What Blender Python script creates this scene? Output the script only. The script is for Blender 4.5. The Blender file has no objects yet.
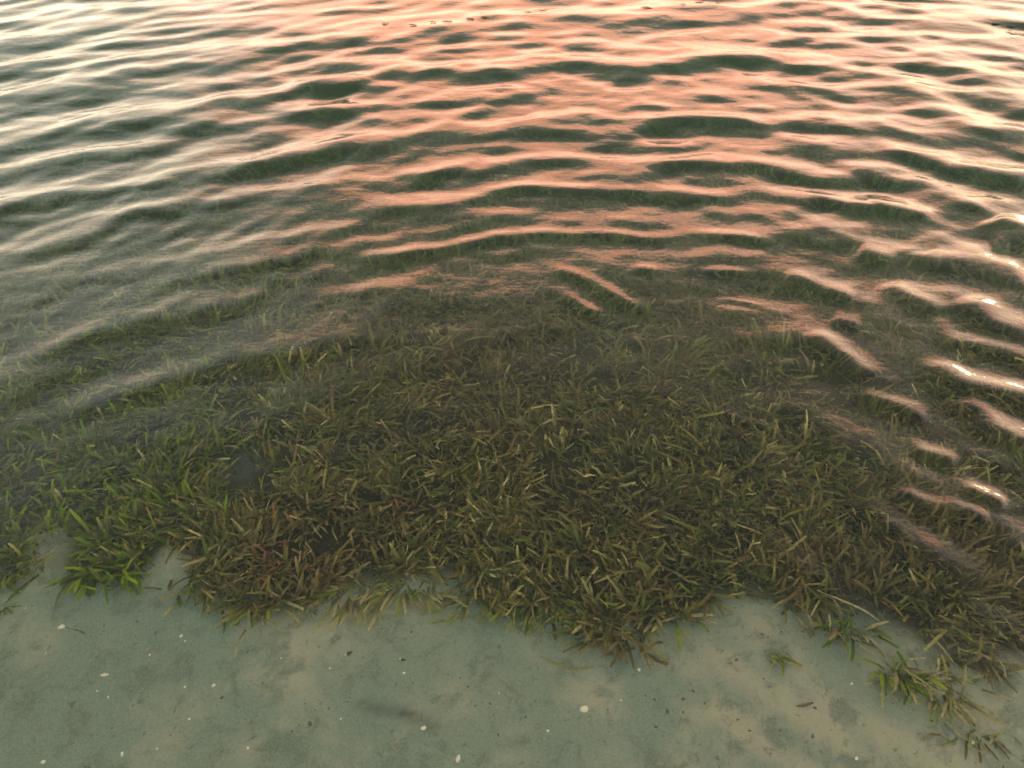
import bpy, math, random
import numpy as np
from mathutils import Vector

random.seed(7)
rng = np.random.default_rng(7)
R = math.radians
scene = bpy.context.scene
COL = scene.collection

# ------------------------------------------------------------------ camera
CAM_H, PITCH, LENS = 1.5, 42.0, 27.0
FPX = LENS / 36.0 * 1024.0
cd = bpy.data.cameras.new("camera")
cd.lens = LENS
cd.sensor_width = 36.0
cd.clip_start = 0.02
cd.clip_end = 3000.0
cam = bpy.data.objects.new("camera", cd)
cam.location = (0, 0, CAM_H)
cam.rotation_euler = (R(90 - PITCH), 0, 0)
COL.objects.link(cam)
scene.camera = cam

# ------------------------------------------------------------------ colour management / sampling
scene.view_settings.view_transform = 'Standard'
scene.view_settings.look = 'None'
scene.view_settings.exposure = 0.0
scene.view_settings.gamma = 1.0
scene.cycles.max_bounces = 8
scene.cycles.transmission_bounces = 8
scene.cycles.transparent_max_bounces = 8
scene.cycles.volume_bounces = 1
scene.cycles.caustics_refractive = True
scene.cycles.caustics_reflective = False

# ------------------------------------------------------------------ sky and sun
SUN_AZ, SUN_EL = 42.0, 4.0            # degrees right of +Y, degrees up
world = bpy.data.worlds.new("World")
scene.world = world
world.use_nodes = True
nt = world.node_tree
N, L = nt.nodes, nt.links
N.clear()


class NB:
    """small helper to write node chains"""
    def __init__(self, tree):
        self.t = tree

    def node(self, kind, **kw):
        n = self.t.nodes.new(kind)
        for k, v in kw.items():
            if k.startswith('i_'):
                n.inputs[int(k[2:])].default_value = v
            else:
                setattr(n, k, v)
        return n

    def put(self, sock, v):
        if hasattr(v, 'is_output'):
            self.t.links.new(v, sock)
        else:
            sock.default_value = v

    def math(self, op, a, b=0.0, clamp=False):
        n = self.t.nodes.new('ShaderNodeMath')
        n.operation = op
        n.use_clamp = clamp
        self.put(n.inputs[0], a)
        self.put(n.inputs[1], b)
        return n.outputs[0]

    def smooth(self, x, a, b, lo=0.0, hi=1.0):
        n = self.t.nodes.new('ShaderNodeMapRange')
        n.interpolation_type = 'SMOOTHSTEP'
        self.put(n.inputs[0], x)
        for i, v in enumerate((a, b, lo, hi)):
            n.inputs[i + 1].default_value = v
        return n.outputs[0]

    def mix(self, f, a, b, blend='MIX'):
        n = self.t.nodes.new('ShaderNodeMix')
        n.data_type = 'RGBA'
        n.blend_type = blend
        self.put(n.inputs[0], f)
        for s, v in ((n.inputs[6], a), (n.inputs[7], b)):
            if isinstance(v, tuple) and len(v) == 3:
                v = v + (1,)
            self.put(s, v)
        return n.outputs[2]

    def noise(self, vec, scale, detail=3.0, rough=0.5, dist=0.0):
        n = self.t.nodes.new('ShaderNodeTexNoise')
        n.inputs['Scale'].default_value = scale
        n.inputs['Detail'].default_value = detail
        n.inputs['Roughness'].default_value = rough
        n.inputs['Distortion'].default_value = dist
        if vec is not None:
            self.t.links.new(vec, n.inputs['Vector'])
        return n.outputs[0]

    def mapping(self, vec, scale=(1, 1, 1), rot=(0, 0, 0), loc=(0, 0, 0)):
        n = self.t.nodes.new('ShaderNodeMapping')
        n.inputs['Scale'].default_value = scale
        n.inputs['Rotation'].default_value = rot
        n.inputs['Location'].default_value = loc
        self.t.links.new(vec, n.inputs['Vector'])
        return n.outputs[0]


w = NB(nt)
sky = w.node('ShaderNodeTexSky', sky_type='NISHITA', sun_disc=False, sun_elevation=R(SUN_EL),
             sun_rotation=R(SUN_AZ), air_density=1.3, dust_density=2.0, ozone_density=1.5)
tc = w.node('ShaderNodeTexCoord')
sep = w.node('ShaderNodeSeparateXYZ')
L.new(tc.outputs['Generated'], sep.inputs[0])
Z = sep.outputs[2]
el = w.math('MULTIPLY', w.math('ARCSINE', Z), 180 / math.pi)          # elevation in degrees
# dusk cloud deck lit from below by the low sun: planar cloud coordinates
zz = w.math('ADD', w.math('MAXIMUM', Z, 0.0), 0.16)
cx = w.math('DIVIDE', sep.outputs[0], zz)
cy = w.math('DIVIDE', sep.outputs[1], zz)
comb = w.node('ShaderNodeCombineXYZ')
L.new(cx, comb.inputs[0])
L.new(cy, comb.inputs[1])
cl = w.noise(w.mapping(comb.outputs[0], scale=(0.55, 1.0, 1.0), loc=(3.1, 0.7, 0)), 1.1, 5.0, 0.55, 0.4)
az = w.math('MULTIPLY', w.math('ARCTAN2', sep.outputs[0], sep.outputs[1]), 180 / math.pi)   # 0 = +Y, + = right
toward = w.smooth(w.math('ABSOLUTE', w.math('SUBTRACT', az, 24.0)), 30.0, 54.0, 1.0, 0.0)
low = w.math('ADD', w.smooth(el, 23.0, 32.0, 0.97, 0.0), w.smooth(el, 30.0, 60.0, 0.03, 0.0))
cloud_mask = w.math('MULTIPLY', w.math('MULTIPLY', w.smooth(cl, 0.28, 0.46), low), toward)
glow = w.smooth(el, 2.0, 9.0, 1.0, 0.0)
sunward = w.smooth(w.math('ABSOLUTE', w.math('SUBTRACT', az, SUN_AZ + 6)), 6.0, 34.0, 1.0, 0.0)
tone = w.smooth(w.noise(w.mapping(comb.outputs[0], scale=(0.8, 1.3, 1.0), loc=(9.0, 4.0, 0)), 1.6, 4.0, 0.55, 0.5), 0.38, 0.62)
cloud_col = w.mix(tone, (5.7, 2.35, 1.4), (6.2, 3.2, 2.3))
cloud_col = w.mix(glow, cloud_col, (4.6, 2.8, 1.75))
cloud_col = w.mix(w.math('MULTIPLY', w.math('MULTIPLY', sunward, w.smooth(el, 8.0, 27.0, 1.0, 0.0)), w.smooth(tone, 0.0, 1.0, 0.95, 0.45)), cloud_col, (6.2, 4.6, 3.0))
haze_col = w.mix(w.smooth(el, 3.0, 20.0), (4.3, 3.55, 2.65), (3.5, 2.9, 2.2))
haze_col = w.mix(w.smooth(el, 18.0, 29.0), haze_col, w.mix(w.math('MULTIPLY', toward, 0.8), (1.75, 1.85, 1.58), (0.85, 0.76, 0.60)))
bright_side = w.smooth(w.math('ABSOLUTE', w.math('SUBTRACT', az, SUN_AZ + 22)), 8.0, 40.0, 1.0, 0.0)
haze_col = w.mix(w.math('MULTIPLY', bright_side, w.smooth(el, 12.0, 44.0, 0.85, 0.0)), haze_col, (4.0, 4.0, 3.6))
haze_col = w.mix(w.smooth(el, 29.0, 49.0), haze_col, (0.37, 0.47, 0.43))
nish = w.mix(1.0, sky.outputs[0], (0.06, 0.06, 0.06), 'MULTIPLY')
base = w.mix(1.0, haze_col, nish, 'ADD')
final = w.mix(cloud_mask, base, cloud_col)
bg = w.node('ShaderNodeBackground')
L.new(final, bg.inputs[0])
bg.inputs[1].default_value = 1.0
wo = w.node('ShaderNodeOutputWorld')
L.new(bg.outputs[0], wo.inputs[0])

sd = bpy.data.lights.new("sun", 'SUN')
sd.energy = 0.5
sd.angle = R(10)
sd.color = (1.0, 0.72, 0.45)
sun = bpy.data.objects.new("sun", sd)
dv = Vector((math.sin(R(SUN_AZ)) * math.cos(R(SUN_EL)), math.cos(R(SUN_AZ)) * math.cos(R(SUN_EL)), math.sin(R(SUN_EL))))
sun.rotation_euler = dv.to_track_quat('Z', 'Y').to_euler()
sun.location = (0, 0, 6)
COL.objects.link(sun)

# ------------------------------------------------------------------ layout helpers
CP, SP = math.cos(R(PITCH)), math.sin(R(PITCH))


def bed_z(x, y):
    """depth of the sea floor (metres, negative)"""
    x = np.asarray(x, float)
    y = np.asarray(y, float)
    z = -0.085 - 0.055 * np.clip(y - 0.6, -1.5, 1.2) - 0.19 * np.clip(y - 1.8, 0, 3.5) - 0.02 * np.clip(y - 6, 0, 40)
    z = z + 0.010 * np.sin(2.1 * x + 1.3 * y + 0.4) + 0.007 * np.sin(3.7 * x - 2.9 * y + 1.0)
    z = z + 0.0035 * np.sin(9 * x + 5 * y) * np.sin(7 * y - 4 * x + 1)
    for (bx, by, s, a) in BUMPS:
        z = z + a * np.exp(-((x - bx) ** 2 + (y - by) ** 2) / (s * s))
    return z


BUMPS = []


def ray(u, v):
    u = np.asarray(u, float)
    v = np.asarray(v, float)
    a, b = (u - 512) / FPX, -(v - 384) / FPX
    d = np.stack([a, b * SP + CP, b * CP - SP], -1)
    return d / np.linalg.norm(d, axis=-1, keepdims=True)


def on_water(u, v):
    """where the line of sight at (u,v) meets the calm surface"""
    d = ray(u, v)
    t = CAM_H / np.maximum(-d[..., 2], 0.02)
    return np.stack([d[..., 0] * t, d[..., 1] * t], -1)


def on_bed(u, v, lift=0.0):
    """the same sight line, bent by the water, down to the sea floor"""
    d = ray(u, v)
    p = on_water(u, v)
    n = 1 / 1.333
    tx, ty = d[..., 0] * n, d[..., 1] * n
    tz = np.sqrt(np.maximum(1 - tx ** 2 - ty ** 2, 1e-6))
    q = p.copy()
    for _ in range(8):
        h = -(bed_z(q[..., 0], q[..., 1]) + lift)
        q = np.stack([p[..., 0] + tx / tz * h, p[..., 1] + ty / tz * h], -1)
    return q


def smooth_line(pts, n=6):
    """Catmull-Rom through a list of points"""
    P = np.asarray(pts, float)
    if len(P) < 3:
        t = np.linspace(0, 1, n + 1)[:, None]
        return P[0] * (1 - t) + P[1] * t
    Q = np.vstack([2 * P[0] - P[1], P, 2 * P[-1] - P[-2]])
    out = []
    for i in range(1, len(Q) - 2):
        for t in np.linspace(0, 1, n, endpoint=False):
            a, b, c, d = Q[i - 1], Q[i], Q[i + 1], Q[i + 2]
            out.append(0.5 * ((2 * b) + (c - a) * t + (2 * a - 5 * b + 4 * c - d) * t * t + (3 * b - a - 3 * c + d) * t ** 3))
    out.append(P[-1])
    return np.array(out)


def sstep(x, a, b):
    t = np.clip((x - a) / (b - a), 0, 1)
    return t * t * (3 - 2 * t)


def value_noise(x, y, cell, seed):
    """smooth lattice noise in 0..1"""
    g = np.random.default_rng(seed).random((64, 64))
    X, Y = x / cell + 20.3, y / cell + 20.7
    i, j = np.floor(X).astype(int), np.floor(Y).astype(int)
    fx, fy = X - i, Y - j
    fx, fy = fx * fx * (3 - 2 * fx), fy * fy * (3 - 2 * fy)
    G = lambda a, b: g[a % 64, b % 64]
    return (G(i, j) * (1 - fx) + G(i + 1, j) * fx) * (1 - fy) + (G(i, j + 1) * (1 - fx) + G(i + 1, j + 1) * fx) * fy


def link(name, me, mat=None, parent=None, label=None, cat=None, group=None, kind=None):
    o = bpy.data.objects.new(name, me)
    COL.objects.link(o)
    if mat is not None and me is not None and not me.materials:
        me.materials.append(mat)
    if parent is not None:
        o.parent = parent
    for k, val in (('label', label), ('category', cat), ('group', group), ('kind', kind)):
        if val:
            o[k] = val
    return o


def mesh_np(name, V, F, smooth=True):
    me = bpy.data.meshes.new(name)
    V = np.asarray(V, np.float32)
    F = np.asarray(F, np.int32)
    k = F.shape[1]
    me.vertices.add(len(V))
    me.vertices.foreach_set('co', V.ravel())
    me.loops.add(F.size)
    me.loops.foreach_set('vertex_index', F.ravel())
    me.polygons.add(len(F))
    me.polygons.foreach_set('loop_start', np.arange(len(F), dtype=np.int32) * k)
    me.polygons.foreach_set('loop_total', np.full(len(F), k, np.int32))
    me.polygons.foreach_set('use_smooth', np.full(len(F), smooth, bool))
    me.update(calc_edges=True)
    return me


def set_color(me, rgb, name='tint'):
    a = me.color_attributes.new(name, 'FLOAT_COLOR', 'POINT')
    c = np.ones((len(me.vertices), 4), np.float32)
    c[:, :3] = rgb
    a.data.foreach_set('color', c.ravel())


def grid_mesh(name, xs, ys, zf):
    X, Y = np.meshgrid(xs, ys)
    Zv = zf(X, Y)
    nx, ny = len(xs), len(ys)
    idx = np.arange(nx * ny).reshape(ny, nx)
    F = np.stack([idx[:-1, :-1], idx[:-1, 1:], idx[1:, 1:], idx[1:, :-1]], -1).reshape(-1, 4)
    return mesh_np(name, np.stack([X, Y, Zv], -1).reshape(-1, 3), F), X, Y


def stretch(lo, hi, step_lo, step_hi, far):
    """evenly growing steps between lo and hi, then quickly growing ones out to the horizon on both sides"""
    v = [lo]
    while v[-1] < hi:
        t = (v[-1] - lo) / (hi - lo)
        v.append(v[-1] + step_lo * (1 - t) + step_hi * t)
    s = step_hi
    while v[-1] < far:
        s *= 1.35
        v.append(v[-1] + s)
    s, a = step_lo, [lo]
    while a[-1] > -far:
        s *= 1.35
        a.append(a[-1] - s)
    return np.array(a[:0:-1] + v)


# ------------------------------------------------------------------ materials
def new_mat(name):
    m = bpy.data.materials.new(name)
    m.use_nodes = True
    m.node_tree.nodes.clear()
    b = NB(m.node_tree)
    out = b.node('ShaderNodeOutputMaterial')
    return m, b, out


def water_material():
    m, b, out = new_mat('sea_water')
    g = b.node('ShaderNodeBsdfGlass')
    g.inputs['IOR'].default_value = 1.333
    g.inputs['Roughness'].default_value = 0.0
    tcn = b.node('ShaderNodeTexCoord')
    bump = b.node('ShaderNodeBump')
    bump.inputs['Strength'].default_value = 0.40
    bump.inputs['Distance'].default_value = 0.0052
    nz = b.noise(b.mapping(tcn.outputs['Object'], scale=(0.65, 1.0, 1.0)), 26.0, 3.0, 0.55)
    m.node_tree.links.new(nz, bump.inputs['Height'])
    m.node_tree.links.new(bump.outputs[0], g.inputs['Normal'])
    m.node_tree.links.new(g.outputs[0], out.inputs['Surface'])
    ab = b.node('ShaderNodeVolumeAbsorption')
    ab.inputs['Color'].default_value = (0.46, 0.75, 0.54, 1)
    ab.inputs['Density'].default_value = 1.6
    sc = b.node('ShaderNodeVolumeScatter')
    sc.inputs['Color'].default_value = (0.60, 0.68, 0.50, 1)
    sc.inputs['Density'].default_value = 0.27
    add = b.node('ShaderNodeAddShader')
    m.node_tree.links.new(ab.outputs[0], add.inputs[0])
    m.node_tree.links.new(sc.outputs[0], add.inputs[1])
    m.node_tree.links.new(add.outputs[0], out.inputs['Volume'])
    return m


def bed_material():
    m, b, out = new_mat('sea_floor_sand')
    tcn = b.node('ShaderNodeTexCoord')
    P = tcn.outputs['Object']
    at = b.node('ShaderNodeAttribute', attribute_name='cover')
    n1 = b.noise(P, 3.6, 4.0, 0.6, 0.3)
    n2 = b.noise(b.mapping(P, loc=(7, 3, 0)), 17.0, 4.0, 0.62, 0.5)
    n3 = b.noise(P, 210.0, 3.0, 0.75)
    n4 = b.noise(b.mapping(P, loc=(2, 9, 0)), 60.0, 3.0, 0.65)
    sp = b.node('ShaderNodeSeparateColor')
    m.node_tree.links.new(at.outputs[0], sp.inputs[0])
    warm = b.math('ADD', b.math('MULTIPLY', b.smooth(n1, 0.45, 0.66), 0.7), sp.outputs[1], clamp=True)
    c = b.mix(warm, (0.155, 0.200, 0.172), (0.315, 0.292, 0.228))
    c = b.mix(b.math('MULTIPLY', b.smooth(n2, 0.47, 0.70), 0.8), c, (0.105, 0.128, 0.110))
    c = b.mix(b.smooth(n4, 0.60, 0.74, 0, 0.75), c, (0.085, 0.085, 0.060))
    c = b.mix(b.smooth(n3, 0.35, 0.75, 0.0, 0.26), c, (0.42, 0.39, 0.31))
    c = b.mix(b.smooth(n3, 0.30, 0.42, 0.22, 0.0), c, (0.09, 0.09, 0.07))
    mud = b.mix(n2, (0.024, 0.020, 0.011), (0.055, 0.044, 0.024))
    mud = b.mix(b.smooth(sp.outputs[2], 0.15, 0.6, 0.8, 0.0), mud, b.mix(n2, (0.050, 0.058, 0.054), (0.085, 0.092, 0.082)))
    c = b.mix(sp.outputs[0], c, mud)
    d = b.node('ShaderNodeBsdfDiffuse')
    m.node_tree.links.new(c, d.inputs['Color'])
    bump = b.node('ShaderNodeBump')
    bump.inputs['Strength'].default_value = 0.8
    bump.inputs['Distance'].default_value = 0.006
    hsum = b.math('ADD', b.math('MULTIPLY', n3, 0.25), b.math('ADD', n4, b.math('MULTIPLY', n2, 1.5)))
    m.node_tree.links.new(hsum, bump.inputs['Height'])
    m.node_tree.links.new(bump.outputs[0], d.inputs['Normal'])
    m.node_tree.links.new(d.outputs[0], out.inputs['Surface'])
    return m


def blade_material():
    m, b, out = new_mat('seagrass_leaf')
    at = b.node('ShaderNodeAttribute', attribute_name='tint')
    oi = b.node('ShaderNodeObjectInfo')
    tcn = b.node('ShaderNodeTexCoord')
    n = b.noise(tcn.outputs['Object'], 130.0, 3.0, 0.6)
    c = b.mix(b.smooth(n, 0.35, 0.7, 0.0, 0.55), at.outputs[0], (0.11, 0.095, 0.05))
    c = b.mix(b.smooth(n, 0.62, 0.75, 0.0, 0.30), c, (0.30, 0.27, 0.18))
    d = b.node('ShaderNodeBsdfDiffuse')
    t = b.node('ShaderNodeBsdfTranslucent')
    m.node_tree.links.new(c, d.inputs[0])
    m.node_tree.links.new(c, t.inputs[0])
    mx = b.node('ShaderNodeMixShader')
    mx.inputs[0].default_value = 0.25
    m.node_tree.links.new(d.outputs[0], mx.inputs[1])
    m.node_tree.links.new(t.outputs[0], mx.inputs[2])
    m.node_tree.links.new(mx.outputs[0], out.inputs['Surface'])
    return m


def simple_material(name, a, c2, scale, rough=0.6, bumpd=0.001):
    m, b, out = new_mat(name)
    tcn = b.node('ShaderNodeTexCoord')
    n = b.noise(tcn.outputs['Object'], scale, 4.0, 0.6, 0.4)
    c = b.mix(b.smooth(n, 0.35, 0.65), a, c2)
    p = b.node('ShaderNodeBsdfPrincipled')
    p.inputs['Roughness'].default_value = rough
    m.node_tree.links.new(c, p.inputs['Base Color'])
    bump = b.node('ShaderNodeBump')
    bump.inputs['Strength'].default_value = 0.6
    bump.inputs['Distance'].default_value = bumpd
    m.node_tree.links.new(n, bump.inputs['Height'])
    m.node_tree.links.new(bump.outputs[0], p.inputs['Normal'])
    m.node_tree.links.new(p.outputs[0], out.inputs['Surface'])
    return m


M_WATER = water_material()
M_BED = bed_material()
M_BLADE = blade_material()
M_SHELL = simple_material('shell_white', (0.85, 0.80, 0.70), (0.70, 0.58, 0.45), 160.0, 0.4)
M_SNAIL = simple_material('shell_brown', (0.035, 0.020, 0.012), (0.11, 0.06, 0.035), 220.0, 0.4)
M_STONE = simple_material('pebble_dark', (0.05, 0.048, 0.035), (0.12, 0.11, 0.08), 90.0, 0.8)

# ------------------------------------------------------------------ water surface
# every ripple crest: points along it as seen, ripple half width (m) and height (m)
CRESTS = [
    ([(-60, 52), (0, 40), (50, 26), (100, 18), (150, 8), (210, 0)], 1.0, 1.0),
    ([(-60, 76), (0, 63), (60, 52), (110, 42), (150, 31), (200, 23), (256, 17), (300, 8)], 1.0, 1.0),
    ([(-60, 115), (0, 100), (50, 86), (100, 71), (140, 60), (180, 53), (225, 48), (256, 45), (300, 36), (350, 30), (400, 25), (450, 20),
      (512, 14), (560, 11), (640, 8), (700, 5), (768, 3), (860, 2)], 1.0, 1.25),
    ([(-60, 156), (0, 141), (50, 128), (100, 116), (150, 107), (200, 98), (256, 90), (330, 78), (400, 69), (460, 64), (512, 60), (580, 58),
      (650, 57), (700, 55), (768, 55), (820, 57), (870, 62)], 1.0, 1.25),
    ([(-60, 180), (0, 166), (50, 155), (100, 143), (150, 134), (200, 122), (256, 113), (340, 103), (420, 97), (512, 90), (580, 86)], 0.9, 0.95),
    ([(-40, 214), (0, 205), (40, 192), (100, 183), (150, 176), (200, 166), (256, 158), (310, 149), (370, 137), (430, 128), (480, 122), (540, 118),
      (600, 116), (690, 117), (768, 119), (860, 121), (940, 124), (1060, 128)], 1.0, 1.15),
    ([(120, 208), (220, 195), (300, 184), (350, 177), (415, 171), (475, 165), (540, 156), (600, 154), (680, 157), (760, 160), (850, 168)], 0.9, 1.0),
    ([(336, 203), (350, 210), (375, 208), (420, 203), (460, 198), (500, 191), (530, 187), (600, 187), (700, 190), (770, 192), (850, 199), (905, 208), (960, 214)], 0.8, 1.0),
    ([(345, 243), (360, 252), (385, 253), (430, 247), (470, 240), (500, 234), (550, 230), (600, 231), (650, 232), (700, 230), (750, 237), (800, 247)], 0.95, 1.35),
    ([(180, 274), (256, 262), (300, 256), (340, 252)], 1.0, 0.75),
    ([(0, 366), (60, 341), (110, 322), (180, 306), (256, 293), (330, 285), (400, 279), (440, 270)], 1.5, 0.5),
    ([(30, 412), (75, 400), (115, 386), (160, 372), (200, 358), (250, 346), (300, 340), (350, 328), (400, 322)], 1.9, 0.42),
    ([(-20, 262), (0, 258), (40, 245), (95, 228), (130, 208), (180, 208)], 0.9, 0.7),
    # slanting ripples on the right
    ([(545, 258), (590, 277), (620, 295), (660, 312)], 0.9, 1.2),
    ([(556, 290), (575, 300), (602, 317)], 0.9, 1.25),
    ([(627, 263), (665, 270)], 0.8, 1.1),
    ([(685, 264), (720, 268), (765, 270)], 0.8, 1.1),
    ([(700, 296), (740, 299), (775, 308)], 0.45, 0.7),
    ([(775, 265), (800, 273), (825, 283), (856, 292)], 0.6, 1.1),
    ([(850, 242), (870, 248), (888, 256)], 0.6, 1.2),
    ([(878, 274), (905, 290), (940, 308)], 0.6, 1.5),
    ([(902, 240), (930, 252), (1030, 265)], 0.7, 1.3),
    ([(800, 322), (820, 336), (838, 350), (868, 372)], 0.7, 1.1),
    ([(826, 310), (858, 320)], 0.5, 0.9),
    ([(915, 321), (960, 335), (1000, 346), (1060, 366)], 0.7, 1.4),
    ([(945, 288), (965, 300), (990, 315), (1060, 335)], 0.8, 1.4),
    ([(925, 345), (938, 362), (960, 376), (1000, 384), (1060, 396)], 0.8, 1.5),
    ([(850, 391), (880, 396), (930, 414)], 0.55, 0.95),
    ([(950, 385), (975, 408), (1000, 423), (1060, 445)], 0.8, 1.5),
    ([(905, 442), (930, 448), (955, 456)], 0.6, 1.2),
    ([(955, 480), (980, 490), (1005, 498)], 0.5, 1.2),
    ([(885, 475), (905, 490), (930, 500), (990, 513)], 0.55, 1.25),
    ([(800, 395), (820, 430), (850, 470), (890, 520), (930, 555), (970, 590), (1000, 610), (1060, 650)], 1.0, 0.38),
    ([(770, 395), (815, 412), (870, 440), (930, 470), (1000, 520), (1060, 560)], 1.2, 0.42),
    ([(700, 500), (760, 530), (820, 575), (880, 620), (930, 660)], 1.3, 0.34),
    ([(890, 520), (940, 545), (1000, 570), (1060, 590)], 0.8, 0.36),
    ([(705, 640), (760, 668), (830, 715), (900, 768), (950, 800)], 2.2, 0.28),
    ([(820, 640), (880, 690), (950, 740), (1020, 780)], 2.2, 0.28),
    ([(900, 590), (950, 630), (1010, 680), (1060, 720)], 1.8, 0.35),
    ([(690, 395), (730, 412), (790, 432)], 0.7, 0.6),
    ([(980, 205), (1000, 215), (1040, 232)], 0.8, 1.4),
    ([(980, 235), (1040, 245)], 0.7, 1.2),
    ([(860, 197), (900, 202), (930, 210)], 0.6, 1.2),
    ([(870, 60), (900, 80), (940, 105), (990, 122)], 1.0, 1.0),
    ([(900, 40), (950, 60), (1000, 85), (1060, 105)], 1.0, 1.0),
    ([(860, 140), (910, 150), (960, 162), (1060, 180)], 0.9, 1.1),
    ([(740, 180), (800, 190), (850, 205)], 0.6, 0.8),
    ([(590, 120), (640, 135), (700, 150)], 0.6, 0.6),
    ([(740, 26), (800, 34), (860, 30), (930, 40)], 0.8, 0.8),
    ([(640, 30), (700, 48), (760, 62)], 0.7, 0.8),
    ([(300, 60), (380, 55), (450, 45), (520, 38), (600, 34)], 0.8, 0.6),
]
WAVE_C = np.array([0.55, -2.2])          # the ripples bend round the shallow bank in front of the viewer


def wave_height(X, Y):
    H = np.zeros_like(X)
    near = (np.abs(X) < 9) & (Y > -1) & (Y < 12)
    x, y = X[near], Y[near]
    h = np.zeros_like(x)
    dx, dy = x - WAVE_C[0], y - WAVE_C[1]
    rad = np.hypot(dx, dy)
    ang = np.arctan2(dx, dy)
    s = ang * 5.0
    r2 = np.random.default_rng(11)
    calm = 0.20 + 0.80 * sstep(y + 1.1 * np.clip(x - 0.3, 0, 1.2) + 0.15 * np.clip(-x, 0, 2), 1.3, 2.7)
    for k in range(70):
        lam = 0.08 * (9.0 ** r2.random())
        th = r2.normal(0, 0.4)
        if r2.random() < 0.25:
            th = r2.normal(-0.6, 0.3)
        kr = 2 * math.pi / lam
        slope = 0.0085 * (lam / 0.2) ** 0.15
        env = 0.4 + 1.2 * value_noise(x + 7.7 * k, y - 3.1 * k, 0.5 + 2 * lam, 100 + k)
        h += slope / kr * env * calm * (1 - sstep(y, 2.4, 4.2) * (lam < 0.13)) * (1 + 0.45 * sstep(y, 2.0, 3.6) * (0.15 < lam < 0.5)) * np.cos(kr * (rad * math.cos(th) + s * math.sin(th)) + r2.random() * 6.28)
    # short-crested chop farther out
    out = sstep(y + 0.5 * np.clip(x, 0, 1.5), 2.3, 3.8)
    for k in range(36):
        lam = r2.uniform(0.12, 0.36)
        th = r2.uniform(-1.1, 0.9)
        kr = 2 * math.pi / lam
        env = 0.3 + 1.4 * value_noise(x - 5.1 * k, y + 2.3 * k, 0.9, 300 + k)
        h += 0.0145 / kr * env * out * np.cos(kr * (rad * math.cos(th) + s * math.sin(th)) + r2.random() * 6.28)
    for k in range(30):
        lam = r2.uniform(0.07, 0.14)
        th = r2.uniform(-0.9, 0.9)
        kr = 2 * math.pi / lam
        env = np.clip(2.2 * value_noise(x + 4.7 * k, y - 2.9 * k, 0.6, 700 + k) - 0.5, 0, 2)
        h += 0.0090 / kr * env * sstep(y, 1.7, 2.6) * (1 - sstep(y, 4.2, 5.5)) * np.cos(kr * (rad * math.cos(th) + s * math.sin(th)) + r2.random() * 6.28)
    slant = sstep(x, 0.5, 1.6) * sstep(y, 1.6, 2.6)
    for k in range(16):
        lam = r2.uniform(0.14, 0.36)
        th = r2.uniform(0.25, 0.85)
        kr = 2 * math.pi / lam
        env = 0.3 + 1.4 * value_noise(x + 3.3 * k, y - 1.9 * k, 0.8, 500 + k)
        h += 0.012 / kr * env * slant * np.cos(kr * (rad * math.cos(th) + s * math.sin(th)) + r2.random() * 6.28)
    for (pts, wd, am) in CRESTS:
        P = on_water(*np.array(pts, float).T)
        P = smooth_line(P, 6)
        P[:, 1] += (value_noise(P[:, 0] * 1.0, np.full(len(P), len(pts) + am * 3.3), 0.22, 8) - 0.5) * 0.03 * np.clip(P[:, 1] - 1, 0.3, 4)
        if min(q[0] for q in pts) > 760 and min(q[1] for q in pts) > 190:
            wd = wd * 2.2
        elif max(q[1] for q in pts) < 240:
            wd = wd * 1.2
        wid = wd * max(0.030, 6.3 / FPX * float(np.mean((P ** 2).sum(1) + CAM_H ** 2)) / CAM_H)
        P = P + np.array([0, -0.7 * wid])
        vm = float(np.mean([q[1] for q in pts]))
        um = float(np.mean([q[0] for q in pts]))
        dep = PITCH + math.degrees(math.atan((vm - 384) / FPX))          # steepness of the sight line here
        amp = wid / 0.86 * math.tan(R(dep / 2)) * (0.57 if um > 760 and vm > 190 else 0.68) * min(am, 1.25)
        box = (x > P[:, 0].min() - 4 * wid) & (x < P[:, 0].max() + 4 * wid) & (y > P[:, 1].min() - 4 * wid) & (y < P[:, 1].max() + 4 * wid)
        if not box.any():
            continue
        bx, by = x[box], y[box]
        best = np.full(bx.shape, 9.0)
        par = np.zeros(bx.shape)
        cum = np.concatenate([[0], np.cumsum(np.hypot(*np.diff(P, axis=0).T))])
        for i in range(len(P) - 1):
            a, d = P[i], P[i + 1] - P[i]
            t = np.clip(((bx - a[0]) * d[0] + (by - a[1]) * d[1]) / max(d @ d, 1e-9), 0, 1)
            q = np.hypot(bx - a[0] - t * d[0], by - a[1] - t * d[1])
            mk = q < best
            best[mk] = q[mk]
            par[mk] = cum[i] + t[mk] * math.sqrt(d @ d)
        endf = min(0.22, (0.22 if um > 760 else 0.4) * cum[-1])
        taper = sstep(par, 0, endf) * sstep(cum[-1] - par, 0, endf)
        wob = 0.55 + 0.75 * value_noise(par, np.full_like(par, len(pts) * 1.7 + am * 9), 0.05 + 1.6 * wid, 5)
        if um > 760 and vm > 190:
            wob = 0.5 + 0.5 * wob
        h[box] += amp * np.maximum(taper, 0.15) * wob * (np.exp(-(best / wid) ** 2) - 0.35 * np.exp(-(best / (2.0 * wid)) ** 2))
    fade = sstep(9 - np.abs(x), 0, 3) * sstep(12 - y, 0, 4) * sstep(y + 1, 0, 0.8)
    H[near] = h * fade
    return H


xs = stretch(-4.6, 4.6, 0.0105, 0.0105, 260)
ys = stretch(0.35, 6.6, 0.0062, 0.0145, 320)
me, _, _ = grid_mesh('water', xs, ys, wave_height)
link('water', me, M_WATER, kind='structure')

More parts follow.
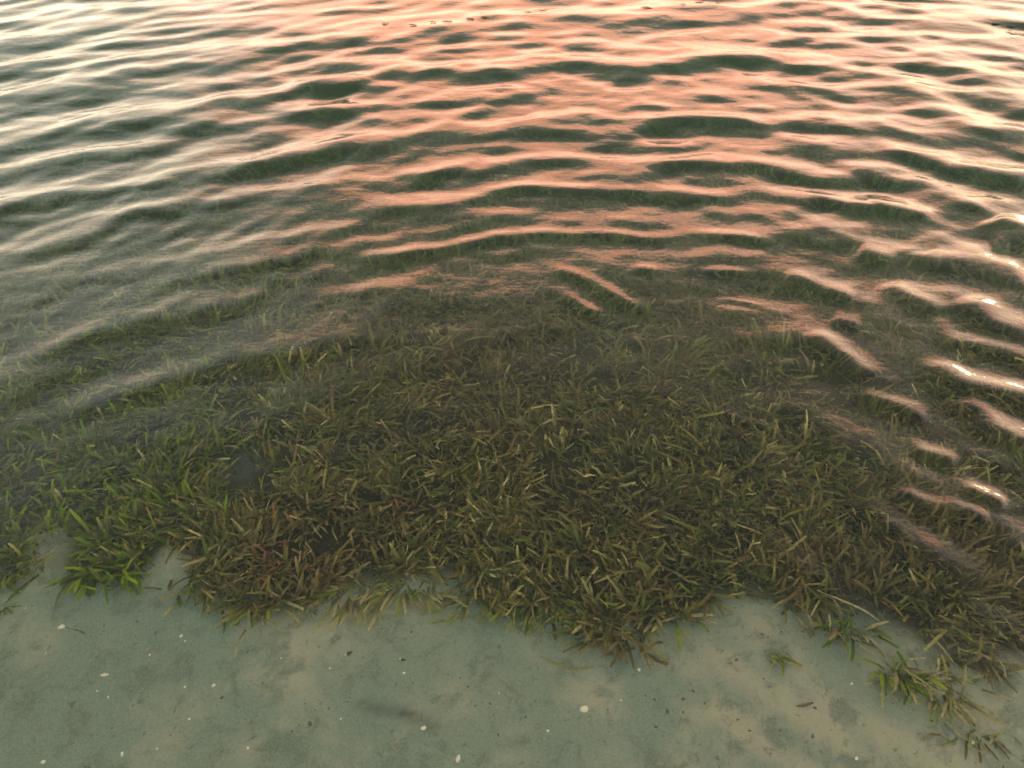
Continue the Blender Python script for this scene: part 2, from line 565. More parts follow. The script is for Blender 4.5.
# ------------------------------------------------------------------ sea floor and the outline of the meadow
EDGE = [(-120, 585), (-40, 580), (0, 578), (45, 572), (90, 590), (130, 578), (160, 566), (195, 582), (235, 604), (275, 622), (310, 612), (345, 592),
        (400, 582), (455, 582), (520, 600), (560, 614), (600, 632), (645, 636), (700, 624), (745, 600), (770, 604), (805, 618), (850, 622),
        (900, 640), (950, 660), (1000, 668), (1060, 672), (1150, 690)]
BUMPS += [(float(p[0]), float(p[1]), s, a) for p, s, a in
          ((on_bed(48, 542), 0.06, 0.03), (on_bed(176, 552), 0.06, 0.03), (on_bed(800, 690), 0.10, 0.008), (on_bed(590, 690), 0.05, 0.007))]
E = on_bed(*np.array(EDGE, float).T)
E = E[np.argsort(E[:, 0])]


def edge_y(x):
    return np.interp(x, E[:, 0], E[:, 1])


GAPS = [(on_bed(238, 462), 0.15, 0.12), (on_bed(100, 405), 0.13, 0.05), (on_bed(850, 620), 0.13, 0.085), (on_bed(405, 425), 0.07, 0.05),
        (on_bed(48, 545), 0.085, 0.055), (on_bed(176, 556), 0.075, 0.06)]   # bare muddy hollows


def cover(x, y):
    """how much seagrass grows at a spot, 0..1"""
    n = value_noise(x, y, 0.10, 3) * 0.6 + value_noise(x, y, 0.035, 4) * 0.4
    c = sstep(y - edge_y(x) + (n - 0.5) * 0.16, -0.015, 0.055)
    c = np.maximum(c, 0.05 * sstep(y - edge_y(x), -0.07, 0.0))
    pq = on_bed(885, 640)
    c = c * (1 - 0.40 * np.exp(-(((x - pq[0]) / 0.30) ** 2 + ((y - pq[1]) / 0.16) ** 2)))
    for (p, a, b) in GAPS:
        c = c * (1 - np.exp(-(((x - p[0]) / a) ** 2 + ((y - p[1]) / b) ** 2) * 1.2))
    return c


xs = stretch(-3.2, 3.2, 0.017, 0.017, 260)
ys = stretch(0.3, 5.4, 0.010, 0.045, 320)
me, X, Y = grid_mesh('seabed', xs, ys, bed_z)
cv = cover(X, Y)
muddy = sstep(Y - edge_y(X), -0.01, 0.07)
warm = np.zeros_like(X)
for (u, v, s, a) in ((330, 640, 0.10, 0.6), (420, 600, 0.10, 0.5), (590, 690, 0.07, 0.5), (790, 690, 0.16, 0.25), (850, 750, 0.15, 0.15), (480, 690, 0.12, 0.25),
                     (760, 625, 0.08, 0.8), (48, 542, 0.08, 1.0), (176, 552, 0.08, 0.9), (250, 750, 0.04, 0.6), (37, 650, 0.05, 0.5), (950, 720, 0.12, 0.5)):
    p = on_bed(u, v)
    warm += a * np.exp(-((X - p[0]) ** 2 + (Y - p[1]) ** 2) / (s * s))
for (u, v, s) in ((48, 542, 0.075), (176, 552, 0.07)):
    p = on_bed(u, v)
    muddy = muddy * (1 - 0.9 * np.exp(-((X - p[0]) ** 2 + (Y - p[1]) ** 2) / (s * s)))
Q = smooth_line(on_bed(*np.array([(362, 705), (380, 710), (400, 713), (418, 719), (430, 728)], float).T), 10)
dd = np.min(np.hypot(X[None] - Q[:, 0][:, None, None], (Y[None] - Q[:, 1][:, None, None]) * 1.3), 0)
muddy = np.maximum(muddy, 0.75 * np.exp(-(dd / 0.016) ** 2) * (0.5 + 0.8 * value_noise(X, Y, 0.03, 62)))           # a long dark smudge on the sand
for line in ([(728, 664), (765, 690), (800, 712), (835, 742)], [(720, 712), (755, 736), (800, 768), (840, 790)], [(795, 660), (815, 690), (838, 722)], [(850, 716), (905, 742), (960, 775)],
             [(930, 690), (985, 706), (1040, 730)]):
    # bands of light focused through the ripples, painted into the sand colour
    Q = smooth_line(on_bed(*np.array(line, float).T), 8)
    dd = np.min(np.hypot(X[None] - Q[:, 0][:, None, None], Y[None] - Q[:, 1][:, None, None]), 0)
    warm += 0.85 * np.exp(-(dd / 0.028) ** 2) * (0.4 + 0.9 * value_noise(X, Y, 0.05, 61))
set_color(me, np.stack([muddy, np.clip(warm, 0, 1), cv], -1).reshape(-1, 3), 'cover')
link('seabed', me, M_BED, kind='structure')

# ------------------------------------------------------------------ seagrass
HUES = np.array([(0.180, 0.158, 0.038), (0.115, 0.128, 0.026), (0.290, 0.245, 0.090), (0.135, 0.092, 0.032), (0.102, 0.150, 0.024), (0.440, 0.375, 0.170)])
GREEN = np.array([(0.105, 0.170, 0.006), (0.185, 0.240, 0.010), (0.064, 0.115, 0.006)])
RUST = np.array([(0.26, 0.085, 0.038), (0.20, 0.095, 0.048)])
TUFTSPOT = {k: on_bed(*k) for k in ((90, 540), (20, 520), (60, 400), (300, 555), (410, 505), (110, 470), (900, 650), (690, 590), (280, 600))}


def blade_tints(x, y, r):
    n = len(x)
    c = HUES[r.choice(6, n, p=(0.28, 0.22, 0.18, 0.16, 0.10, 0.06))].copy()

    def blend(spot, rad, pal, amt):
        p = TUFTSPOT[spot]
        k = amt * np.exp(-((x - p[0]) ** 2 + (y - p[1]) ** 2) / rad ** 2)
        pick = r.random(n) < k
        c[pick] = pal[r.integers(0, len(pal), pick.sum())]
    blend((90, 540), 0.16, GREEN, 0.95)
    blend((60, 400), 0.50, GREEN, 0.72)
    blend((20, 520), 0.16, GREEN, 0.9)
    blend((110, 470), 0.32, GREEN, 0.75)
    blend((900, 650), 0.12, GREEN, 0.6)
    blend((690, 590), 0.07, GREEN, 0.4)
    blend((300, 555), 0.09, RUST, 0.55)
    blend((410, 505), 0.03, RUST, 0.6)
    brown = (sstep(value_noise(x, y, 0.15, 9), 0.42, 0.75) * sstep(x, -0.75, -0.35))[:, None]
    c = c * (1 - 0.62 * brown) + np.array((0.150, 0.098, 0.050)) * 0.62 * brown
    far = (0.75 * sstep(y, 1.7, 3.0))[:, None]                         # far leaves paled and evened: murk and sky reflection put into their colour
    c = c * (1 - far) + np.array((0.215, 0.215, 0.105)) * far
    return c * (1 + r.uniform(-0.27, 0.30, (n, 1)) * (1 - 0.9 * far))


def blades(x, y, z, length, width, heading, lean, curl, twist, tint, rows=5):
    """ribbons with a slight fold, as one vertex and face array (all inputs are arrays)"""
    n = len(x)
    t = np.linspace(0, 1, rows)
    th = lean[:, None] + curl[:, None] * t[None, :] ** 1.3                  # angle from vertical along the leaf
    ds = length[:, None] / (rows - 1)
    st = np.sin(th)
    ct = np.cos(th)
    hx = np.concatenate([np.zeros((n, 1)), np.cumsum((st[:, :-1] + st[:, 1:]) / 2 * ds, 1)], 1)
    hz = np.concatenate([np.zeros((n, 1)), np.cumsum((ct[:, :-1] + ct[:, 1:]) / 2 * ds, 1)], 1)
    hz = np.maximum(hz, 0.003 + 0.006 * t[None, :])
    side = 0.25 * length[:, None] * np.sin(twist)[:, None] * t[None, :] ** 2
    ch, sh = np.cos(heading)[:, None], np.sin(heading)[:, None]
    cxp = x[:, None] + hx * ch - side * sh
    cyp = y[:, None] + hx * sh + side * ch
    czp = z[:, None] + hz
    wprof = np.array([0.7, 0.95, 1.0, 1.0, 0.9, 0.62])[np.linspace(0, 5, rows).round().astype(int)]
    wv = width[:, None] / 2 * wprof[None, :] * np.random.default_rng(n + 5).uniform(0.78, 1.15, (n, rows))
    a = heading[:, None] + math.pi / 2 + twist[:, None] * (0.3 + t[None, :])
    ox, oy, oz = np.cos(a) * wv, np.sin(a) * wv, 0.3 * np.sin(twist)[:, None] * wv
    A = np.stack([cxp - ox, cyp - oy, czp - oz], -1)
    B = np.stack([cxp + ox, cyp + oy, czp + oz], -1)
    V = np.stack([A, B], 2).reshape(-1, 3)                                    # n, rows, 2
    base = (np.arange(n) * rows * 2)[:, None] + (np.arange(rows - 1) * 2)[None, :]
    F = np.stack([base, base + 1, base + 3, base + 2], -1).reshape(-1, 4)
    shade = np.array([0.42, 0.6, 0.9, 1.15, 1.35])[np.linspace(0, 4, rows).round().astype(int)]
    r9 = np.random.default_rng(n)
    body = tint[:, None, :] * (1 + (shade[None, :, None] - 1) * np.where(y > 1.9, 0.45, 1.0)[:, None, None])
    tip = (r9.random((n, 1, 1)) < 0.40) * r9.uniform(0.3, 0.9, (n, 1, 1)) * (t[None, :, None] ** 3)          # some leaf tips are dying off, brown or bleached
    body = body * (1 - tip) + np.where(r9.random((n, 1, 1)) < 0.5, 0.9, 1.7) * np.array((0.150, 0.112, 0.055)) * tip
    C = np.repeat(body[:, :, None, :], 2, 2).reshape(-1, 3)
    return V, F, C


def scatter(x0, x1, y0, y1, n, seed, lmin, lmax, wmin, wmax, fuzz=False):
    r = np.random.default_rng(seed)
    x, y = r.uniform(x0, x1, n), r.uniform(y0, y1, n)
    clump = value_noise(x, y, 0.07, 21) * 0.6 + value_noise(x, y, 0.2, 22) * 0.4
    keep = r.random(n) < cover(x, y) * (0.18 + 1.1 * sstep(clump, 0.34, 0.60))
    x, y, clump = x[keep], y[keep], clump[keep]
    n = len(x)
    z = bed_z(x, y) - 0.002
    length = (lmin + (lmax - lmin) * r.random(n) ** 1.4) * (0.55 + 0.8 * clump) * np.where((r.random(n) < 0.08) & (y > edge_y(x) + 0.06), 1.5, 1.0)
    nearedge = np.exp(-np.clip(y - edge_y(x), 0, 1) / 0.06)
    heading = 2 * math.pi * value_noise(x, y, 0.16, 31) * 1.4 + r.normal(0, 1.0, n)
    heading = np.where(r.random(n) < 0.5 * nearedge, -math.pi / 2 + r.normal(0, 0.7, n), heading)
    lean = np.abs(r.normal(0.45, 0.30, n)) + 0.35 * nearedge * r.random(n)
    curl = r.normal(0.85, 0.75, n) + 0.5 * nearedge * r.random(n)
    depth = -bed_z(x, y)
    length = np.minimum(length, depth * 0.95 / np.maximum(np.cos(np.clip(lean + 0.45 * curl, 0, 1.3)), 0.3))
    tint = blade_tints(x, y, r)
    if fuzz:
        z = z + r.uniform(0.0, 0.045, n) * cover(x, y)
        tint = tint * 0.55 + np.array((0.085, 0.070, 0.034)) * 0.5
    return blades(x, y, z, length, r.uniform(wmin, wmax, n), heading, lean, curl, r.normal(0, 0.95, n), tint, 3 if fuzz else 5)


def build_meadow(sets):
    Vs, Fs, Cs, off = [], [], [], 0
    for (V, F, C) in sets:
        Vs.append(V)
        Fs.append(F + off)
        Cs.append(C)
        off += len(V)
    me = mesh_np('seagrass_meadow', np.vstack(Vs), np.vstack(Fs))
    set_color(me, np.vstack(Cs))
    return link('seagrass_meadow', me, M_BLADE, kind='stuff', label='dense olive green seagrass bed swaying under the rippled water', cat='seagrass')


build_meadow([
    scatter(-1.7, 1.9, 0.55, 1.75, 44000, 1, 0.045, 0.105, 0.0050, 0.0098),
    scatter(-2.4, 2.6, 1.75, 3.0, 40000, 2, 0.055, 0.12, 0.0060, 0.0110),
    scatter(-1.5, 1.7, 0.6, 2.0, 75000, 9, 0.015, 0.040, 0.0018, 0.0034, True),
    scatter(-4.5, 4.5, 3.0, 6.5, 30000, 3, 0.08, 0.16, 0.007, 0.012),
])


# ------------------------------------------------------------------ separate tufts along the edge of the meadow
PALETTE = {'green': GREEN, 'rust': RUST,
           'olive': HUES[[0, 1, 2]], 'pale': np.array([(0.36, 0.31, 0.16), (0.28, 0.26, 0.12), (0.30, 0.24, 0.13)]),
           'yellow': np.array([(0.24, 0.25, 0.060), (0.18, 0.20, 0.045), (0.28, 0.26, 0.09)]),
           'brown': np.array([(0.150, 0.115, 0.052), (0.115, 0.090, 0.042), (0.19, 0.155, 0.070)])}
BLADE_MESHES = {}


def blade_mesh(pal, k):
    if (pal, k) not in BLADE_MESHES:
        r = np.random.default_rng(500 + 31 * k + len(pal))
        one = lambda v: np.array([float(v)])
        V, F, C = blades(one(0), one(0), one(0), one(0.1), one(r.uniform(0.005, 0.0085)), one(0.0), one(0.12 + 0.17 * (k % 4) if k < 12 else 1.02 + 0.06 * (k - 12)), one(0.55 + 0.55 * (k % 3) if k < 12 else 0.35),
                         one(r.normal(0, 0.6)), PALETTE[pal][[k % len(PALETTE[pal])]] * r.uniform(0.85, 1.2), rows=7)
        me = mesh_np('blade', V, F)
        set_color(me, C)
        me.materials.append(M_BLADE)
        BLADE_MESHES[(pal, k)] = me
    return BLADE_MESHES[(pal, k)]


def tuft(u, v, pals, count, length, spread, label, toward_shore=0.6, flat=0.0, up=0.0):
    p = on_bed(u, v)
    root = bpy.data.objects.new('seagrass_tuft', None)
    COL.objects.link(root)
    root.empty_display_size = 0.03
    root.location = (p[0], p[1], float(bed_z(p[0], p[1])) - 0.001)
    root['label'] = label
    root['category'] = 'seagrass'
    root['group'] = 'seagrass tufts along the edge of the meadow'
    r = random.Random(int(u * 7 + v))
    for i in range(count):
        o = bpy.data.objects.new('blade', blade_mesh(pals[r.randrange(len(pals))], r.randrange(12, 18) if flat > 0.4 else r.randrange(12)))
        COL.objects.link(o)
        o.parent = root
        dx, dy = r.gauss(0, spread), abs(r.gauss(0, spread * 0.6))
        o.location = (dx, dy, float(bed_z(p[0] + dx, p[1] + dy) - bed_z(p[0], p[1])))
        h = r.gauss(-math.pi / 2 + dx / max(spread, 0.001) * 0.45, 0.45) if r.random() < toward_shore else r.uniform(-math.pi, math.pi)
        k = length / 0.1 * r.uniform(0.55, 1.2)
        o.rotation_euler = (0, (flat * r.uniform(0.5, 1.0) if flat <= 0.4 else -0.15 * r.random()) - up, h)
        o.scale = (k, k ** 0.4, k * (1 - 0.5 * flat) if flat <= 0.4 else k)
    return root


TUFTS = [
    (98, 578, ['green'], 44, 0.10, 0.030, 'large bright green seagrass tuft fanning onto sand below a pale sandy lump', 0.8, 0.35),
    (14, 572, ['green', 'yellow'], 18, 0.080, 0.030, 'green and yellowish seagrass tuft left of the pale sandy lump', 0.6, 0.2),
    (-2, 612, ['green'], 7, 0.035, 0.012, 'small dark green sprig alone on the sand near the left border', 0.6, 0.6),
    (190, 600, ['green', 'olive'], 14, 0.055, 0.035, 'low mossy green tuft flattened on sand between the bright green and brown tufts', 0.8, 0.7),
    (262, 612, ['green', 'pale', 'olive'], 24, 0.085, 0.030, 'overhanging tuft of dark leaves with a few vivid green ones below the rusty tuft', 0.75, 0.3),
    (305, 572, ['rust', 'brown', 'pale'], 26, 0.085, 0.028, 'rusty red and straw coloured seagrass tuft standing behind the overhanging tuft', 0.4, 0.0),
    (345, 604, ['pale', 'yellow'], 40, 0.085, 0.045, 'pale straw coloured leaves combed flat over the sand beside the rusty tuft', 0.7, 0.75),
    (408, 594, ['yellow', 'pale'], 44, 0.080, 0.045, 'yellowish flattened tuft on the sand with a tiny pale shell at its side', 0.8, 0.7),
    (470, 602, ['brown', 'yellow'], 28, 0.080, 0.035, 'thin brown and yellow leaves trailing over sand, left of the leafy yellow clump', 0.7, 0.6),
    (535, 612, ['yellow', 'green'], 40, 0.070, 0.036, 'leafy yellow green clump lying on sand at the middle of the meadow edge', 0.8, 0.6),
    (612, 642, ['brown', 'olive', 'yellow'], 22, 0.080, 0.032, 'olive brown tuft with a long leaf tip pointing left over the sand', 0.7, 0.6),
    (665, 622, ['olive', 'pale', 'green'], 24, 0.090, 0.035, 'tangled tuft of long pale and dark green leaves above the olive brown tuft', 0.45, 0.15),
    (776, 660, ['yellow', 'green'], 16, 0.042, 0.018, 'tiny fresh green sprig alone on pale sand right of the meadow bulge', 0.6, 0.7),
    (845, 640, ['green', 'pale', 'brown'], 36, 0.080, 0.035, 'dark green tuft with pale crossing strands beside a muddy hollow', 0.4, 0.1),
    (905, 684, ['yellow', 'green', 'pale', 'green'], 56, 0.080, 0.030, 'lush yellow green tuft on the slope down to the sand at right', 0.6, 0.2),
    (950, 700, ['pale', 'yellow'], 30, 0.075, 0.026, 'sparse pale tuft with one long strand running down the sand at right', 0.8, 0.5),
    (985, 745, ['yellow', 'brown', 'pale'], 22, 0.042, 0.030, 'low yellow brown patch of leaves near the lower right corner', 0.7, 0.65),
    (412, 512, ['rust', 'olive'], 12, 0.060, 0.016, 'small rust red tuft standing alone inside the olive meadow', 0.3, 0.0),
    (145, 506, ['olive', 'green'], 18, 0.095, 0.030, 'upright green tuft with tan leaf tips behind the bright green tuft', 0.2, 0.0),
    (235, 548, ['brown', 'pale', 'olive'], 26, 0.080, 0.040, 'branching tan and brown tuft right of the second sandy lump', 0.4, 0.0),
]
for t in TUFTS:
    tuft(*t)

# ------------------------------------------------------------------ shells, snails and crumbs on the sand


def lathe(name, prof, seg=14, squash=(1, 1, 1), rib=0.0, wob=0.0, seed=0):
    r = random.Random(seed)
    V, F = [], []
    for i, (rad, z) in enumerate(prof):
        for k in range(seg):
            a = 2 * math.pi * k / seg
            q = rad * (1 + (rib if k % 2 else -rib)) * (1 + r.uniform(-wob, wob))
            V.append((q * math.cos(a) * squash[0], q * math.sin(a) * squash[1], z * squash[2]))
    for i in range(len(prof) - 1):
        for k in range(seg):
            F.append((i * seg + k, i * seg + (k + 1) % seg, (i + 1) * seg + (k + 1) % seg, (i + 1) * seg + k))
    return mesh_np(name, V, F)


COCKLE = lathe('cockle_shell', [(0.0005, 0.62), (0.28, 0.58), (0.58, 0.46), (0.84, 0.24), (1.0, 0.0), (0.96, -0.03), (0.02, 0.02)], 20, (1, 0.85, 1), 0.03)
OVAL = lathe('oval_shell', [(0.0005, 0.50), (0.30, 0.47), (0.62, 0.36), (0.88, 0.17), (1.0, 0.0), (0.95, -0.03), (0.02, 0.02)], 18, (1, 0.55, 0.9), 0.012)
SPIRE = lathe('spire_shell', [(0.02, 1.0), (0.12, 0.86), (0.10, 0.82), (0.20, 0.62), (0.17, 0.57), (0.29, 0.34), (0.25, 0.28), (0.36, 0.02), (0.33, -0.10), (0.14, -0.28), (0.0005, -0.32)], 12)
CHIP = lathe('shell_chip', [(0.0005, 0.42), (0.45, 0.36), (0.85, 0.18), (1.0, 0.0), (0.02, -0.05)], 9, (1, 0.75, 1), 0.05, 0.16, 3)
PEBBLE = lathe('pebble', [(0.0005, 0.55), (0.5, 0.47), (0.9, 0.2), (1.0, -0.05), (0.7, -0.35), (0.0005, -0.45)], 10, (1, 0.72, 0.9), 0.02, 0.10, 5)
for me_, mt in ((COCKLE, M_SHELL), (OVAL, M_SHELL), (SPIRE, M_SHELL), (CHIP, M_SHELL), (PEBBLE, M_STONE)):
    me_.materials.append(mt)


def lay(name, me, u, v, size, rz, label, cat, group, tilt=(0, 0)):
    p = on_bed(u, v)
    o = link(name, me, label=label, cat=cat, group=group)
    o.location = (p[0], p[1], float(bed_z(p[0], p[1])) + 0.0002)
    o.scale = (size, size, size)
    o.rotation_euler = (tilt[0], tilt[1], rz)
    return o


GS = 'white shells scattered on the sand'
SHELLS = [
    ('cockle_shell', COCKLE, 61, 627, 0.0068, 0.3, 'round white shell with a dark thread beside it, left of the oval shell'),
    ('oval_shell', OVAL, 105, 675, 0.0090, 0.05, 'largest oval cream shell lying on bare grey green sand'),
    ('cockle_shell', COCKLE, 181, 636, 0.0036, 0.9, 'small round white shell on sand below the low mossy tuft'),
    ('shell_chip', CHIP, 214, 685, 0.0042, 1.0, 'slanted white shell chip on tan sand right of the oval shell'),
    ('cockle_shell', COCKLE, 43, 762, 0.0048, 0.2, 'white shell at the bottom edge, nearest the lower left corner'),
    ('oval_shell', OVAL, 122, 754, 0.0052, 2.0, 'white upright oval shell at the bottom edge below the cream oval one'),
    ('shell_chip', CHIP, 248, 748, 0.0026, 0.4, 'white crumb in the middle of a yellowish sand patch'),
    ('shell_chip', CHIP, 424, 728, 0.0062, 0.7, 'cream triangular shell chip at the end of the dark smudge'),
    ('oval_shell', OVAL, 458, 759, 0.0075, 1.35, 'narrow white shell standing lengthwise at the bottom edge'),
    ('shell_chip', CHIP, 404, 673, 0.0034, 0.2, 'small white crumb just below the flat brown snail'),
    ('cockle_shell', COCKLE, 584, 709, 0.0088, 0.5, 'biggest round cream shell, on a tan patch of sand'),
    ('shell_chip', CHIP, 639, 670, 0.0036, 1.3, 'white splinter above and right of the biggest round shell'),
    ('cockle_shell', COCKLE, 548, 731, 0.0028, 0.0, 'tiny round shell below and left of the biggest round shell'),
    ('shell_chip', CHIP, 387, 591, 0.0055, 0.3, 'pale shell chip lodged in the yellowish flattened tuft'),
    ('shell_chip', CHIP, 857, 758, 0.0034, 0.3, 'white crumb at the bottom edge below the brown wood chip'),
    ('oval_shell', OVAL, 892, 683, 0.0050, 1.4, 'pale oval shell half hidden under the lush yellow green tuft'),
    ('shell_chip', CHIP, 852, 684, 0.0024, 0.0, 'tiny white crumb between the brown wood chip and the lush tuft'),
    ('shell_chip', CHIP, 972, 743, 0.0060, 0.5, 'cream shell chip among low yellow brown leaves at the lower right'),
]
for (nm, me_, u, v, sz, rz, lab) in SHELLS:
    lay(nm, me_, u, v, sz, rz, lab, 'shell', GS, (0.15 * math.sin(u), 0.15 * math.cos(v)))
CRUMBS = [
    (20, 591, 'white crumb close under the meadow edge at the left border, upper of two'), (26, 608, 'white crumb close under the meadow edge at the left border, lower of two'),
    (46, 653, 'lone white crumb on the tan streak left of the oval cream shell'), (97, 691, 'white crumb just below and left of the oval cream shell'),
    (108, 697, 'white crumb below and right of the oval cream shell'), (185, 641, 'white crumb touching the small round shell below the low mossy tuft'),
    (185, 687, 'white crumb left of the slanted white shell chip'), (189, 719, 'white crumb further below the slanted white shell chip'),
    (157, 749, 'white crumb at the bottom, right of the upright oval shell'), (281, 658, 'white crumb on sand below the overhanging tuft'),
    (330, 668, 'white crumb below and left of the dark brown snail'), (341, 719, 'white crumb just left of the long dark smudge'),
    (459, 609, 'white crumb tucked beside the thin trailing leaves'), (499, 694, 'lone white crumb on open sand midway between dark smudge and round shell'),
    (621, 700, 'faint white crumb right of the biggest round cream shell'), (150, 655, 'faint white crumb on bare sand between oval shell and bright green tuft')]
for (u, v, lab) in CRUMBS:
    lay('shell_crumb', CHIP, u, v, 0.0021, u * 0.7, lab, 'shell crumb', 'tiny white shell crumbs')


def snail(u, v, size, rz, label):
    p = on_bed(u, v)
    root = bpy.data.objects.new('sea_snail', None)
    COL.objects.link(root)
    root.location = (p[0], p[1], float(bed_z(p[0], p[1])) + 0.0025)
    root.rotation_euler = (0, 0, rz)
    root['label'], root['category'], root['group'] = label, 'snail', 'brown snails on the sand'
    a = SPIRE.copy()
    a.materials.clear()
    a.materials.append(M_SNAIL)
    body = link('shell', a, parent=root)
    body.scale = (size * 1.3, size * 1.3, size)
    body.rotation_euler = (0, R(98), 0)
    tip = link('tip', CHIP, parent=root, label='worn white shell tip')
    tip.scale = (size * 0.3,) * 3
    tip.location = (-size * 0.45, 0, 0.0008)


snail(348, 654, 0.011, 0.5, 'dark brown snail with a white tip and a short trail above it')
snail(402, 660, 0.009, 0.0, 'flat brown snail with a white tip lying sideways, above a white crumb')

lay('pebble', PEBBLE, 667, 711, 0.0055, 1.5, 'dark upright pebble right of the biggest round cream shell', 'pebble', 'dark pebbles')
lay('pebble', PEBBLE, 683, 699, 0.0045, 0.2, 'small dark pebble just above the upright dark one', 'pebble', 'dark pebbles')
lay('pebble', PEBBLE, 813, 736, 0.0040, 1.2, 'tiny dark pebble below the brown wood chip', 'pebble', 'dark pebbles')
lay('pebble', PEBBLE, 737, 661, 0.0052, 0.9, 'dark pebble at the foot of a sandy ledge beside the green sprig', 'pebble', 'dark pebbles')
lay('pebble', PEBBLE, 222, 697, 0.0045, 0.6, 'dark slanting pebble next to the slanted white shell chip', 'pebble', 'dark pebbles')
lay('pebble', PEBBLE, 310, 724, 0.0055, 2.1, 'dark pebble left of the long dark smudge', 'pebble', 'dark pebbles')


def strip_mesh(name, pts, width, thick, seed=0):
    """a flat, slightly uneven ribbon with thickness along points given on the ground (x, y, z)"""
    P = smooth_line(pts, 5)
    r = random.Random(seed)
    V, F = [], []
    n = len(P)
    for i, p in enumerate(P):
        d = P[min(i + 1, n - 1)] - P[max(i - 1, 0)]
        L_ = math.hypot(d[0], d[1]) or 1
        nx_, ny_ = -d[1] / L_, d[0] / L_
        wv = width * (0.25 + 0.75 * math.sin(math.pi * (0.08 + 0.84 * i / (n - 1)))) * r.uniform(0.8, 1.2) / 2
        for (s_, h) in ((-1, 0), (-0.5, thick), (0.5, thick), (1, 0)):
            V.append((p[0] + nx_ * wv * s_, p[1] + ny_ * wv * s_, p[2] + h))
    for i in range(n - 1):
        for k in range(3):
            F.append((i * 4 + k, i * 4 + k + 1, (i + 1) * 4 + k + 1, (i + 1) * 4 + k))
    return mesh_np(name, V, F)


M_LITTER = simple_material('drift_litter', (0.045, 0.050, 0.042), (0.085, 0.088, 0.068), 140.0, 0.9)
M_CHIPWOOD = simple_material('wood_chip', (0.075, 0.048, 0.030), (0.13, 0.085, 0.055), 140.0, 0.8)
M_STRAND = simple_material('dry_leaf', (0.34, 0.30, 0.17), (0.22, 0.19, 0.09), 120.0, 0.7)
M_OLIVE = simple_material('olive_leaf', (0.14, 0.14, 0.05), (0.20, 0.17, 0.075), 120.0, 0.7)


def strand(name, px, width, mat, label, cat, group=None, lift=0.001, thick=0.0015):
    p = on_bed(*np.array(px, float).T)
    z = bed_z(p[:, 0], p[:, 1]) + lift
    c = p[0]
    pts = np.stack([p[:, 0] - c[0], p[:, 1] - c[1], z - z[0]], -1)
    o = link(name, strip_mesh(name, pts, width, thick, int(px[0][0])), mat, label=label, cat=cat, group=group)
    o.location = (c[0], c[1], z[0])
    return o


GL = 'loose leaves drifting on the sand'
strand('drift_leaf', [(432, 623), (450, 619), (470, 617), (488, 618)], 0.007, M_OLIVE, 'olive leaf lying crosswise on sand at the foot of the thin trailing leaves', 'leaf', GL)
strand('drift_leaf', [(540, 656), (556, 664), (575, 669), (594, 667)], 0.008, M_OLIVE, 'olive leaf with a pointed left tip below the olive brown tuft', 'leaf', GL)
strand('drift_leaf', [(604, 637), (618, 638), (632, 640)], 0.008, M_STRAND, 'pale leaf lying flat in front of the tangled long leaved tuft', 'leaf', GL, 0.006)
strand('drift_leaf', [(928, 706), (945, 722), (958, 736), (970, 743)], 0.006, M_STRAND, 'long pale strand slanting down the sand to a cream shell chip', 'leaf', GL, 0.003)
strand('drift_leaf', [(814, 598), (835, 607), (858, 618), (874, 629)], 0.005, M_STRAND, 'thin pale strand crossing the dark muddy hollow at right', 'leaf', GL, 0.05)
strand('drift_leaf', [(66, 628), (76, 630), (86, 634)], 0.004, M_LITTER, 'dark thread of weed trailing from the round white shell', 'leaf', GL)
strand('drift_leaf', [(955, 655), (975, 660), (993, 668)], 0.006, M_STRAND, 'straw coloured strand lying across brown mud at the right border', 'leaf', GL, 0.03)
strand('wood_chip', [(796, 707), (804, 706), (812, 704)], 0.0075, M_CHIPWOOD, 'reddish brown wood chip on pale sand right of centre', 'wood chip', None, 0.001, 0.004)

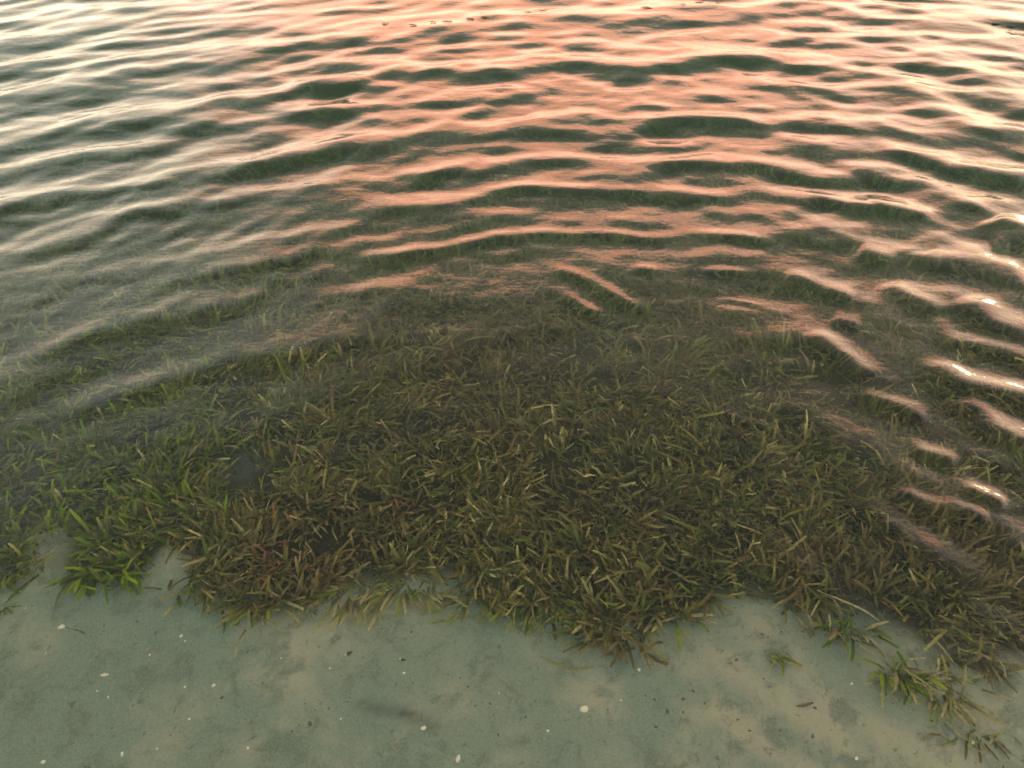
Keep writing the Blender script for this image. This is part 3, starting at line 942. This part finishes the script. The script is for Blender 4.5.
# dark crumbs of dead leaf strewn over the sand, too many to count
r3 = np.random.default_rng(77)
cu, cvv = r3.uniform(-40, 1060, 900), r3.uniform(585, 790, 900)
cp = on_bed(cu, cvv)
dens = value_noise(cp[:, 0], cp[:, 1], 0.06, 51)
keep = (r3.random(900) < sstep(dens, 0.50, 0.80)) & (cp[:, 1] < edge_y(cp[:, 0]) - 0.01)
cp = cp[keep]
Vs, Fs = [], []
for i, p in enumerate(cp):
    s_ = 0.0010 + 0.0024 * r3.random() ** 2.5
    a = r3.random() * 6.28
    z = float(bed_z(p[0], p[1]))
    k0 = len(Vs)
    for q in range(5):
        b_ = a + q * 1.2566
        rr = s_ * r3.uniform(0.5, 1.3)
        Vs.append((p[0] + 1.7 * rr * math.cos(b_) * math.cos(a) - rr * math.sin(b_) * math.sin(a), p[1] + 1.7 * rr * math.cos(b_) * math.sin(a) + rr * math.sin(b_) * math.cos(a), z - 0.0003))
    Vs.append((p[0], p[1], z + s_ * 0.7))
    for q in range(5):
        Fs.append((k0 + q, k0 + (q + 1) % 5, k0 + 5))
link('leaf_litter', mesh_np('leaf_litter', Vs, Fs), M_LITTER, kind='stuff', label='dark crumbs of dead leaf strewn over the sand', cat='litter')

# scraps of weed floating on the far crest
ORD = ('leftmost', 'second from left', 'third from left', 'fourth from left', 'fifth from left', 'sixth from left', 'seventh from left', 'eighth from left', 'ninth from left',
       'tenth from left', 'eleventh from left', 'twelfth from left', 'next to last at right', 'rightmost')
SCRAPS = ((385, 25, 0.8), (413, 27, 1.0), (433, 24, 0.8), (447, 24, 1.3), (470, 21, 1.0), (484, 20, 0.9), (528, 14, 1.0), (543, 12.5, 0.8), (646, 10.5, 1.4), (682, 8, 0.8), (699, 5, 1.2),
          (718, 3.5, 0.7), (996, 24, 1.1), (1012, 26, 1.2))
for i, (u, v, sz) in enumerate(SCRAPS):
    p = on_water(u, v)
    zz_ = float(wave_height(np.array([[p[0]]]), np.array([[p[1]]]))[0, 0])
    pts = np.array([(-0.022 * sz, 0.006, 0), (0, 0, 0.002), (0.024 * sz, 0.010 * math.sin(u), 0)])
    o = link('weed_scrap', strip_mesh('weed_scrap', pts, 0.014 * sz, 0.003, int(u)), M_LITTER,
             label='dark weed scrap floating on the far crest, ' + ORD[i] + ' of its row', cat='weed scrap', group='weed scraps floating far out')
    o.location = (p[0], p[1], zz_ + 0.002)
